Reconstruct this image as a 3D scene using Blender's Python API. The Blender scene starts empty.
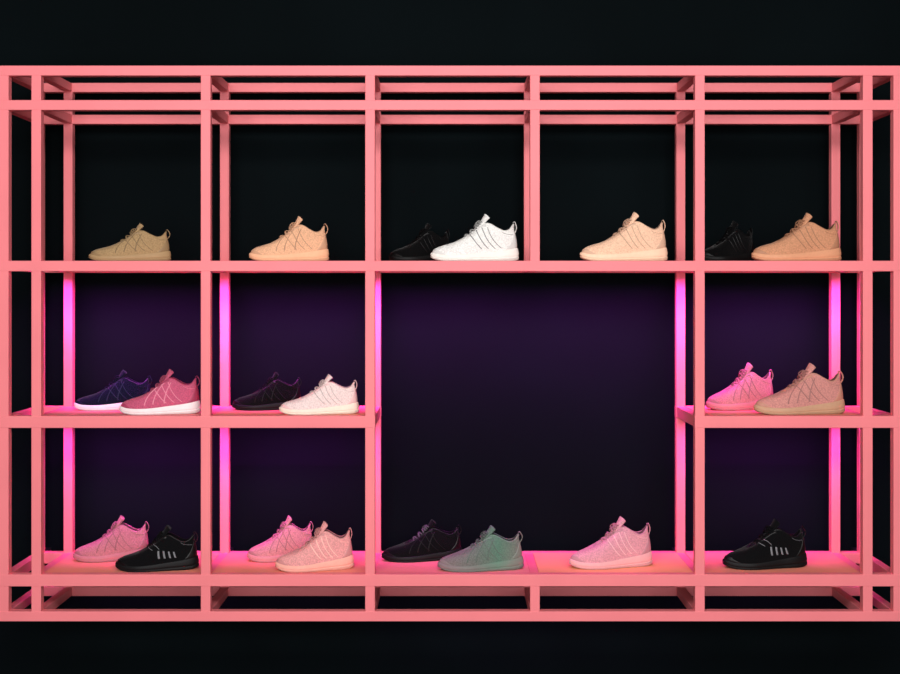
import bpy, math, random
from mathutils import Vector
random.seed(4)
S=bpy.context.scene
S.view_settings.view_transform='Standard'
S.view_settings.look='None'
S.view_settings.exposure=0
K=0.0035; CX=451; HY=291; CZ=1.6; CD=4.2; F=1200.0
def wx(px,dist=CD): return (px-CX)*dist/F
def wz(py,dist=CD): return CZ+(HY-py)*dist/F
def lin(c):
    r=[]
    for v in c:
        v/=255.0
        r.append(v/12.92 if v<=0.04045 else ((v+0.055)/1.055)**2.4)
    return (r[0],r[1],r[2],1)
# ---------------------------------------------------------------- materials
def mat(name,col,rough=0.6,nscale=60,var=0.08,bump=0.0,bscale=400,spec=0.3,col2=None,grad=None,knit=False,sheen=0):
    m=bpy.data.materials.new(name); m.use_nodes=True
    nt=m.node_tree; b=nt.nodes['Principled BSDF']
    b.inputs['Roughness'].default_value=rough
    b.inputs['Specular IOR Level'].default_value=spec
    if sheen:
        b.inputs['Sheen Weight'].default_value=sheen; b.inputs['Sheen Roughness'].default_value=.4
    tc=nt.nodes.new('ShaderNodeTexCoord')
    n=nt.nodes.new('ShaderNodeTexNoise'); n.inputs['Scale'].default_value=nscale; n.inputs['Detail'].default_value=4
    nt.links.new(tc.outputs['Object'],n.inputs['Vector'])
    r=nt.nodes.new('ShaderNodeValToRGB')
    r.color_ramp.elements[0].position=0.35; r.color_ramp.elements[1].position=0.65
    r.color_ramp.elements[0].color=(1-var,)*3+(1,); r.color_ramp.elements[1].color=(1,1,1,1)
    nt.links.new(n.outputs['Fac'],r.inputs['Fac'])
    mx=nt.nodes.new('ShaderNodeMix'); mx.data_type='RGBA'; mx.blend_type='MULTIPLY'; mx.inputs[0].default_value=1
    mx.inputs[6].default_value=tuple(min(1,v*(1+var*.5)) for v in col[:3])+(1,)
    nt.links.new(r.outputs['Color'],mx.inputs[7])
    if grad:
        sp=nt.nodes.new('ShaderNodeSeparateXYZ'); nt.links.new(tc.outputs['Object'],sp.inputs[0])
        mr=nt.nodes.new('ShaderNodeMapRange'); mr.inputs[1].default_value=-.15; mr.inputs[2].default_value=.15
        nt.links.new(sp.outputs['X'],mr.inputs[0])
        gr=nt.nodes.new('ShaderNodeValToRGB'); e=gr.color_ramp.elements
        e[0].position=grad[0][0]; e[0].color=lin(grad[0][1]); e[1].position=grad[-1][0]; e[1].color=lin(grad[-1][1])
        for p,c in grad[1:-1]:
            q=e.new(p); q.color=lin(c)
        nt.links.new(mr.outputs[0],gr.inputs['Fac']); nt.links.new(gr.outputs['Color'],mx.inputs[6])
    nt.links.new(mx.outputs[2],b.inputs['Base Color'])
    if bump:
        n2=nt.nodes.new('ShaderNodeTexVoronoi' if knit else 'ShaderNodeTexNoise'); n2.inputs['Scale'].default_value=bscale
        nt.links.new(tc.outputs['Object'],n2.inputs['Vector'])
        bp=nt.nodes.new('ShaderNodeBump'); bp.inputs['Strength'].default_value=bump; bp.inputs['Distance'].default_value=0.002
        nt.links.new(n2.outputs[0],bp.inputs['Height']); nt.links.new(bp.outputs['Normal'],b.inputs['Normal'])
    return m
def mesh_obj(name,verts,faces,mats,idx=None,smooth=False,parent=None):
    me=bpy.data.meshes.new(name); me.from_pydata(verts,[],faces); 
    for m in mats: me.materials.append(m)
    if idx: me.polygons.foreach_set('material_index',idx)
    if smooth: me.polygons.foreach_set('use_smooth',[True]*len(faces))
    me.update()
    o=bpy.data.objects.new(name,me); S.collection.objects.link(o)
    if parent: o.parent=parent
    return o
def boxes_obj(name,boxes,m,bevel=0.0,parent=None):
    V=[];Fc=[]
    for (x0,x1,y0,y1,z0,z1) in boxes:
        b=len(V)
        V+=[(x0,y0,z0),(x1,y0,z0),(x1,y1,z0),(x0,y1,z0),(x0,y0,z1),(x1,y0,z1),(x1,y1,z1),(x0,y1,z1)]
        Fc+=[tuple(b+i for i in f) for f in ((3,2,1,0),(4,5,6,7),(0,1,5,4),(1,2,6,5),(2,3,7,6),(3,0,4,7))]
    o=mesh_obj(name,V,Fc,[m],parent=parent)
    if bevel:
        md=o.modifiers.new('bevel','BEVEL'); md.width=bevel; md.segments=2
    return o
def empty(name,loc=(0,0,0)):
    e=bpy.data.objects.new(name,None); e.location=loc; e.empty_display_size=0.1; S.collection.objects.link(e); return e

# ---------------------------------------------------------------- room
WALLY=0.46
m_wall=mat('wall_paint_dark',(0.0017,0.0036,0.0044,1),rough=0.9,nscale=1.5,var=0.25,spec=0.05)
m_floor=mat('floor_dark',(0.006,0.006,0.007,1),rough=0.7,nscale=4,var=0.3,spec=0.1)
boxes_obj('wall_back',[(-4,4,WALLY,WALLY+0.15,-0.1,3.5)],m_wall)
boxes_obj('wall_left',[(-4.15,-4,-6,WALLY+0.15,-0.1,3.5)],m_wall)
boxes_obj('wall_right',[(4,4.15,-6,WALLY+0.15,-0.1,3.5)],m_wall)
boxes_obj('floor',[(-4,4,-6,WALLY,-0.1,0)],m_floor)
boxes_obj('ceiling',[(-4,4,-6,WALLY,3.5,3.6)],m_wall)

# ---------------------------------------------------------------- rack
m_pink=mat('pink_powder_coat',lin((240,128,134)),rough=0.5,nscale=5,var=0.05,bump=0.05,bscale=300,spec=0.25)
m_sh=[mat('shelf_board_salmon',lin((246,154,126)),rough=0.55,nscale=6,var=0.06,spec=0.2),
      mat('shelf_board_peach',lin((250,174,122)),rough=0.55,nscale=6,var=0.06,spec=0.2),
      mat('shelf_board_pink',lin((244,144,138)),rough=0.55,nscale=6,var=0.06,spec=0.2)]
D=0.35; T=0.034
PX=[3.5,36,205.5,370,535,700,868,898.5]
xs=[wx(p) for p in PX]
rails={'a':(70.5,10),'b':(105,10),'c':(266,10.5),'d':(422,12),'e':(580.5,12),'f':(616.5,10)}
def rz(k):
    c,h=rails[k]; return wz(c+h/2),wz(c-h/2)
rack=empty('display_shelf_rack',(0,0,0))
zt=rz('a')[1]-0.001; zb=rz('f')[0]+0.001
posts=[]
for i,x in enumerate(xs):
    for y0 in (0.001,D):
        if i==4:
            posts.append((x-T/2,x+T/2,y0,y0+T-0.002,rz('c')[0]+0.002,zt))
            posts.append((x-T/2,x+T/2,y0,y0+T-0.002,zb,rz('e')[1]-0.002))
        else:
            posts.append((x-T/2,x+T/2,y0,y0+T-0.002,zb,zt))
boxes_obj('posts',posts,m_pink,0.002,rack)
rl=[]
for k in 'abcdef':
    z0,z1=rz(k)
    spans=[(xs[0]-T/2-.001,xs[-1]+T/2+.001)]
    if k=='d': spans=[(xs[0]-T/2-.001,xs[3]+T/2+.001),(xs[5]-T/2-.001,xs[-1]+T/2+.001)]
    for a,b in spans:
        rl.append((a,b,0,T,z0,z1)); rl.append((a,b,D-.001,D+T-.001,z0,z1))
boxes_obj('long_rails',rl,m_pink,0.002,rack)
dr=[]
for k in 'abcdef':
    z0,z1=rz(k)
    for i,x in enumerate(xs):
        if k=='d' and i==4: continue
        dr.append((x-T/2+.0015,x+T/2-.0015,T-.01,D+.01,z0+.0015,z1-.0015))
boxes_obj('depth_rails',dr,m_pink,0.0015,rack)
bay=[(1,2),(2,3),(3,4),(4,5),(5,6)]
style={'c':[2,2,2,2,2],'d':[2,0,None,None,0],'e':[0,0,2,1,0]}
for k in 'cde':
    z0,z1=rz(k)
    for j,(a,b) in enumerate(bay):
        s=style[k][j]
        if s is None: continue
        boxes_obj('shelf_board',[(xs[a]+T/2-.001,xs[b]-T/2+.001,T-.002,D+.002,z1-.014,z1-.0005)],m_sh[s],0.001,rack)
m_br=mat('bracket_black',(0.01,0.01,0.01,1),rough=0.5)
br=[]
for i in (0,2,3,5,7):
    for k in 'be':
        z0,z1=rz(k); br.append((xs[i]-.014,xs[i]+.014,D+T-.004,WALLY+.001,z0+.004,z1-.004))
boxes_obj('wall_brackets',br,m_br,0,rack)
# LED strips below the shelves
m_led=bpy.data.materials.new('led_magenta'); m_led.use_nodes=True
b=m_led.node_tree.nodes['Principled BSDF']; b.inputs['Base Color'].default_value=(.8,.3,.8,1)
b.inputs['Emission Color'].default_value=(0.85,0.05,.8,1); b.inputs['Emission Strength'].default_value=3
def led(a,b_,k,power,col):
    z0,z1=rz(k); x0=xs[a]+T/2+.01; x1=xs[b_]-T/2-.01; yc=D-0.14
    boxes_obj('led_strip',[(x0,x1,yc-.006,yc+.006,z1-.020,z1-.0135)],m_led,0,rack)
    L=bpy.data.lights.new('led_light','AREA'); L.shape='RECTANGLE'; L.size=x1-x0; L.size_y=0.012
    L.energy=power*(x1-x0)/0.55; L.color=col; L.spread=math.radians(95)
    o=bpy.data.objects.new('led_light',L); o.location=((x0+x1)/2,yc+.002,z1-.0225); o.parent=rack
    o.rotation_euler=(math.radians(31),0,0)
    S.collection.objects.link(o)
MC=(0.84,0.07,0.84)
for a,b_ in ((0,1),(1,2),(2,3),(3,5),(5,6),(6,7)): led(a,b_,'c',5.4,MC)
for a,b_ in ((0,1),(1,2),(2,3),(5,6),(6,7)): led(a,b_,'d',2.9,MC)

# ---------------------------------------------------------------- sneaker geometry
def herm(x,pts):
    n=len(pts)
    if x<=pts[0][0]: return pts[0][1]
    if x>=pts[-1][0]: return pts[-1][1]
    for i in range(n-1):
        if pts[i][0]<=x<=pts[i+1][0]: break
    def sl(j):
        if j<=0: return (pts[1][1]-pts[0][1])/(pts[1][0]-pts[0][0])
        if j>=n-1: return (pts[-1][1]-pts[-2][1])/(pts[-1][0]-pts[-2][0])
        return (pts[j+1][1]-pts[j-1][1])/(pts[j+1][0]-pts[j-1][0])
    h=pts[i+1][0]-pts[i][0]; t=(x-pts[i][0])/h
    return ((2*t**3-3*t*t+1)*pts[i][1]+(t**3-2*t*t+t)*h*sl(i)+(-2*t**3+3*t*t)*pts[i+1][1]+(t**3-t*t)*h*sl(i+1))
WID=[(0,.14),(.12,.158),(.3,.175),(.5,.150),(.68,.126),(.85,.128),(1,.12)]
OW=[(.36,.036),(.5,.046),(.6,.060),(.7,.082),(.82,.088),(.95,.07)]
OZ=[(.36,.240),(.45,.300),(.54,.364),(.61,.410),(.67,.408),(.75,.365),(.83,.332),(.90,.350),(.955,.408)]
STOP=[(0,.098),(.12,.074),(.35,.074),(.6,.096),(.85,.125),(1,.150)]
SBOT=[(0,.042),(.06,.016),(.15,.002),(.3,0),(.82,0),(.94,.004),(1,.022)]
def se(c,n): return max(0,1-abs(c)**n)**(1/n)
def outl(th,grow=0.0,x0=.5,hx=.5):
    c=math.cos(th); x=x0+hx*c
    n=2.2+.5*(c+1)/2
    y=herm(x,WID)*se(c,n)*(1 if math.sin(th)>=0 else -1)
    if y>0: y*=1-0.10*math.exp(-((x-.55)/.15)**2)
    ax=min(max(x,.16),.86); d=Vector((x-ax,y)); 
    L=d.length
    if L>1e-6: d/=L
    else: d=Vector((1 if c>0 else -1,0))
    return x+d.x*grow,y+d.y*grow
def openp(th):
    c=math.cos(th); x=.655+.300*c
    y=herm(x,OW)*se(c,2.6)*(1 if math.sin(th)>=0 else -1)
    return Vector((x,y,herm(x,OZ)))
def surf(th,t):
    bx,by=outl(th,-.007,.501,.488); B=Vector((bx,by,herm(bx,STOP)-.006)); O=openp(th)
    toe=max(0,-math.cos(th))**1.5; heel=max(0,math.cos(th))**3
    C1=Vector((B.x-.002*toe+.008*heel, B.y*(1.03), B.z+(O.z-B.z)*(.42+.14*toe)))
    f=.40+.10*toe
    C2=Vector((O.x+(B.x-O.x)*f*(1-heel)+ -.018*heel, O.y+(B.y-O.y)*f*(.75+.25*toe), O.z-(O.z-B.z)*(.20+.22*toe)))
    u=1-t
    return B*u**3+C1*3*u*u*t+C2*3*u*t*t+O*t**3
def surf_n(th,t):
    e=1e-3
    a=surf(th+e,t)-surf(th-e,t); b_=surf(th,min(1,t+e))-surf(th,max(0,t-e))
    n=a.cross(b_)
    if n.length<1e-12: return Vector((0,0,1))
    n.normalize(); P=surf(th,t)
    if n.dot(P-Vector((min(max(P.x,.25),.8),0,.1)))<0: n=-n
    return n
N=96
pi=math.pi
TH=[2*math.pi*i/N for i in range(N)]
# slots: 0 knit 1 midsole 2 overlay 3 lace 4 lining 5 outsole 6 cords
def build(variant):
    V=[];FA=[];MI=[]
    def grid(rows,mi,close=True):
        base=len(V); n=len(rows[0])
        for r in rows: V.extend([tuple(p) for p in r])
        for i in range(len(rows)-1):
            for j in range(n if close else n-1):
                k=(j+1)%n
                FA.append((base+i*n+j,base+i*n+k,base+(i+1)*n+k,base+(i+1)*n+j))
                MI.append(mi[i] if isinstance(mi,list) else mi)
    grid([[surf(t,k/18) for t in TH] for k in range(19)],0)
    def inner(th,inw,dz):
        O=openp(th); ax=min(max(O.x,.42),.87); d=Vector((ax-O.x,-O.y)); L=d.length
        if L>1e-6: d*=min(inw,L*.9)/L
        return Vector((O.x+d.x,O.y+d.y,O.z+dz))
    rows=[[openp(t) for t in TH]]
    for inw,dz in ((.002,.007),(.010,.012),(.019,.007),(.026,-.010),(.024,-.05)):
        rows.append([inner(t,inw,dz) for t in TH])
    rows.append([Vector((inner(t,.024,0).x,inner(t,.024,0).y,.16)) for t in TH])
    rows.append([Vector((.66+(inner(t,.02,0).x-.66)*.02,0,.155)) for t in TH])
    grid(rows,[2,2,2,4,4,4,4])
    def solering(g,fz,dz=0,mod=0):
        r=[]
        for t in TH:
            x,y=outl(t,g+(mod if int(round(t/(2*math.pi)*N))%4<2 else 0))
            xx=min(max(x,0),1); b0=herm(xx,SBOT); s0=herm(xx,STOP)
            x+= .016*max(0,math.cos(t))**4*(1-fz)*.6
            r.append(Vector((x,y,b0+(s0-b0)*fz+dz)))
        return r
    c=[]
    for t in TH:
        x,y=outl(t,-.02); xx=min(max(x,0),1); c.append(Vector((x,y*.02,herm(xx,SBOT)+.0005)))
    grid([c,solering(-.010,0),solering(-.003,.03,0,.003),solering(-.001,.2,0,.005),solering(-.001,.27),solering(-.005,.30),solering(-.005,.34),
      solering(.001,.38),solering(.003,.55),solering(.000,.80),solering(-.003,.95),solering(-.006,1.0),solering(-.02,1.04),
      ],[5,5,5,5,1,1,1,1,1,1,1,1])
    def patch(fa,fb,t0,t1,off,mi,nu=14,nv=10):
        rows=[]
        for i in range(nv+1):
            t=t0+(t1-t0)*i/nv; a=fa(i/nv); b_=fb(i/nv); r=[]
            for j in range(nu+1):
                th=a+(b_-a)*j/nu
                edge=(i in(0,nv)) or (j in(0,nu))
                r.append(surf(th,t)+surf_n(th,t)*(-.003 if edge else off))
            rows.append(r)
        grid(rows,mi,False)
    patch(lambda s:pi*(.72+.16*s),lambda s:pi*(1.28-.16*s),0,.22,.003,2,40,8)
    patch(lambda s:-pi*(.27-.19*s),lambda s:pi*(.27-.19*s),0,.66,.005,2,30,12)
    for sg in (1,-1):
        patch(lambda s:sg*pi*(.50+.02*s),lambda s:sg*pi*.97,.84,.985,.008,2,30,5)
        def cord(b0,tp,t0,t1,w,off=.006):
            patch(lambda s:sg*pi*(b0+(tp-b0)*s-w),lambda s:sg*pi*(b0+(tp-b0)*s+w),t0,t1,off,6,3,18)
        if variant=='A':      # fan of thin support cords
            for b0,tp in ((.29,.49),(.345,.55),(.40,.61),(.45,.68)): cord(b0,tp,.10,.86,.0055)
        elif variant=='B':    # crossed cord cage (lattice)
            for b0,tp in ((.30,.52),(.37,.60),(.44,.68)): cord(b0,tp,.10,.86,.006)
            for b0,tp in ((.46,.48),(.55,.56),(.62,.64)): cord(b0,tp,.10,.86,.006,.0075)
        elif variant=='C':    # short bright dashes low on the flank
            for b0 in (.34,.385,.43,.475): cord(b0,b0+.03,.16,.42,.010)
            for b0,tp in ((.50,.66),(.56,.72)): cord(b0,tp,.45,.86,.004)
        cord(.12,.34,.55,.93,.007)
    def tube(pts,ra,rb,mi,n=8,cap=True):
        rows=[]
        for i,p in enumerate(pts):
            d=(pts[min(i+1,len(pts)-1)]-pts[max(i-1,0)]).normalized()
            up=Vector((0,0,1)) if abs(d.z)<.95 else Vector((1,0,0))
            s=d.cross(up).normalized(); u=s.cross(d).normalized()
            rows.append([p+s*(ra*math.cos(2*pi*k/n))+u*(rb*math.sin(2*pi*k/n)) for k in range(n)])
        if cap: rows=[[pts[0]]*n]+rows+[[pts[-1]]*n]
        grid(rows,mi)
    TC=[(.36,.222),(.44,.284),(.51,.350),(.56,.408),(.595,.455),(.620,.495),(.634,.516)]
    def tcen(s):
        k=s*(len(TC)-1); px=[(i,p[0]) for i,p in enumerate(TC)]; pz=[(i,p[1]) for i,p in enumerate(TC)]
        return Vector((herm(k,px),0,herm(k,pz)))
    def tframe(s):
        d=(tcen(min(1,s+.02))-tcen(max(0,s-.02))).normalized()
        return tcen(s),Vector((-d.z,0,d.x))
    rows=[]; NS=24
    for i in range(NS+1):
        s=i/NS; c0,nn=tframe(s); w=.046+.028*s; fr=.012+.008*s; bk=.012+.054*s*s
        if s>.85:
            q=(s-.85)/.15; w*=math.sqrt(max(0.05,1-q*q*.7)); bk*=math.sqrt(max(0.03,1-q*q*.85))
        r=[]
        for k in range(24):
            a=2*pi*k/24; y=w*math.cos(a); h=(fr if math.sin(a)>0 else bk)*math.sin(a)-.022*(y/.06)**2
            r.append(c0+Vector((0,y,0))+nn*h)
        rows.append(r)
    rows.append([sum(rows[-1],Vector())/24]*24)
    grid(rows,0)
    def lace(s0,s1):
        pts=[]
        for i in range(13):
            f=i/12; s=s0+(s1-s0)*f; y=-.062+.124*f; c0,nn=tframe(s)
            pts.append(c0+Vector((0,y,0))+nn*(.032-.030*(y/.062)**2+.004))
        tube(pts,.011,.007,3)
    for s0 in (.08,.22,.36,.50):
        lace(s0,s0+.09); lace(s0+.09,s0)
    c0,nn=tframe(.58)
    for sg in (1,-1):
        pts=[]
        for i in range(17):
            a=2*pi*i/16; pts.append(c0+nn*(.030+.010*math.sin(a))+Vector((-.026*(1-math.cos(a))*.8,sg*(.035*(1-math.cos(a))*.7+.012*math.sin(a)),-.022*(1-math.cos(a)))))
        tube(pts,.006,.005,3)
        pts=[c0+nn*.028+Vector((-.008*i,sg*.012*i,-.018*i+.001*i*i)) for i in range(6)]
        tube(pts,.005,.005,3)
    # heel pull tab
    pts=[]
    hk=.022 if variant=='A' else .034
    for i in range(15):
        f=i/14; pts.append(Vector((.955+hk*math.sin(pi*f)+.006*f,0,.305+.135*f)))
    pts.append(Vector((.945,0,.435))); pts.append(Vector((.942,0,.39)))
    tube(pts,.018,.006,2,10)
    return V,FA,MI
TPL={v:build(v) for v in 'ABC'}

mats_cache={}
def M(kind,c,grad=None):
    key=(kind,c,str(grad))
    if key in mats_cache: return mats_cache[key]
    l=lin(c)
    if kind=='knit': m=mat('knit_upper',l,rough=.85,nscale=220,var=.26,bump=.8,bscale=280,spec=.10,grad=grad,knit=True,sheen=.1)
    elif kind=='sole': m=mat('foam_sole',l,rough=.6,nscale=80,var=.05,bump=.2,bscale=500,spec=.25,grad=grad)
    elif kind=='over': m=mat('overlay',l,rough=.45,nscale=60,var=.05,bump=.15,bscale=500,spec=.3,grad=grad)
    else: m=mat('lace',l,rough=.8,nscale=150,var=.1,bump=.4,bscale=900,spec=.15)
    mats_cache[key]=m; return m
def dk(c,f): return tuple(min(255,int(v*f)) for v in c)
def sneaker(l,r,top,bot,row,dist,up,sole=None,over=None,lacec=None,stripe=None,rot=4,lining=None,outs=None,grad=None,v='A'):
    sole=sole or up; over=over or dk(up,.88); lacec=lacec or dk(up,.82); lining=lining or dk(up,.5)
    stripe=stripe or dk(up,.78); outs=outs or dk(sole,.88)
    a=math.radians(rot)
    L=(r-l)*dist/F/(math.cos(a)+.18*abs(math.sin(a)))
    zs=(bot-top)*dist/F/.520; W=.30
    SV,SF,SM=TPL[v]
    verts=[((x-.5)*L,y*W,z*zs) for x,y,z in SV]
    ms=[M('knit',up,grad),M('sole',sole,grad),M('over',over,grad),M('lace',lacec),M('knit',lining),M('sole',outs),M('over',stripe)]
    o=mesh_obj('sneaker',verts,SF,ms,SM,True)
    k={1:'c',2:'d',3:'e'}[row]
    o.location=(wx((l+r)/2,dist),dist-CD,rz(k)[1])
    o.rotation_euler=(0,0,a)
    return o
A=4.30; FR=4.285; BK=4.44
sneaker(90,170,223,261,1,A,(166,136,98),rot=14,v='B')
sneaker(249,329,216,261,1,A,(230,176,140),(236,180,142),rot=12,v='B')
sneaker(430,519,214,261,1,A,(236,234,230),(238,234,226),over=(214,212,208),stripe=(120,118,118),lacec=(150,150,148),rot=5)
sneaker(579,668,212,261,1,A,(242,196,166),(246,206,176),rot=5)
sneaker(750,842,213,261,1,A,(202,144,110),(214,154,118),rot=5)
sneaker(388,452,222,261,1,4.46,(3,3,4),stripe=(5,5,7),rot=18)
sneaker(697,757,220,261,1,4.46,(3,3,4),stripe=(5,5,7),rot=18)
sneaker(75,152,373,412,2,BK,(12,15,38),(236,222,230),over=(16,18,46),stripe=(26,28,60),rot=10,v='B')
sneaker(120,200,373,417,2,FR,(194,88,118),(240,226,226),over=(164,62,92),stripe=(224,140,160),rot=8,v='B')
sneaker(232,302,375,412,2,BK,(6,6,8),rot=8,v='B')
sneaker(279,359,378,417,2,FR,(238,214,210),(242,224,206),over=(232,194,192),rot=8)
sneaker(704,776,366,412,2,BK,(200,124,134),rot=10,v='B')
sneaker(752,846,367,417,2,FR,(202,138,130),(190,150,120),over=(190,134,116),rot=6,v='B')
sneaker(74,149,519,562,3,BK,(188,118,128),rot=10,v='B')
sneaker(116,198,528,571,3,FR,(7,7,9),stripe=(120,120,124),rot=6,v='C')
sneaker(247,314,518,561,3,BK,(206,136,142),rot=12,v='B')
sneaker(275,354,525,572,3,FR,(232,158,156),(240,172,156),stripe=(248,200,188),rot=10)
sneaker(381,463,520,559,3,BK,(7,7,9),lacec=(90,84,90),rot=8,v='B')
sneaker(437,524,529,572,3,FR,(112,128,114),(120,126,116),rot=6,v='B',stripe=(92,104,96),over=(104,116,106),lacec=(90,98,92),grad=[(0.05,(132,118,118)),(.42,(116,120,114)),(.70,(98,132,114)),(1,(130,124,118))])  # pink light falling on a green shoe, put into the colour ramp
sneaker(567,654,518,567,3,4.33,(220,152,162),(230,168,170),stripe=(240,188,192),rot=10)
sneaker(721,808,522,569,3,4.32,(7,7,9),stripe=(120,120,124),rot=6,v='C')

# ---------------------------------------------------------------- lighting
W=bpy.data.worlds.new('world'); S.world=W; W.use_nodes=True
W.node_tree.nodes['Background'].inputs[0].default_value=(0.5,0.45,0.5,1); W.node_tree.nodes['Background'].inputs[1].default_value=0.08
def area_lamp(name,loc,tgt,sx,sy,e,col):
    L=bpy.data.lights.new(name,'AREA'); L.shape='RECTANGLE'; L.size=sx; L.size_y=sy; L.energy=e; L.color=col
    o=bpy.data.objects.new(name,L); o.location=loc
    o.rotation_euler=(Vector(tgt)-Vector(loc)).to_track_quat('-Z','Y').to_euler(); S.collection.objects.link(o)
area_lamp('added_key_light',(0,-3.8,3.3),(0,0,1.1),4.5,1.2,245,(1,.985,.97))  # unseen area light added high in front of the rack, no fixture
area_lamp('added_front_fill',(0,-5.6,1.6),(0,0,1.2),5,2,170,(1,.98,.98))  # added fill behind the camera, lifts the lower bays

# ---------------------------------------------------------------- camera
cam=bpy.data.cameras.new('camera'); co=bpy.data.objects.new('camera',cam); S.collection.objects.link(co)
co.location=(0,-CD,CZ); co.rotation_euler=(math.pi/2,0,0)
cam.sensor_width=36; cam.lens=36*F/900
cam.shift_x=-(CX-450)/900; cam.shift_y=-(337-HY)/900
S.camera=co
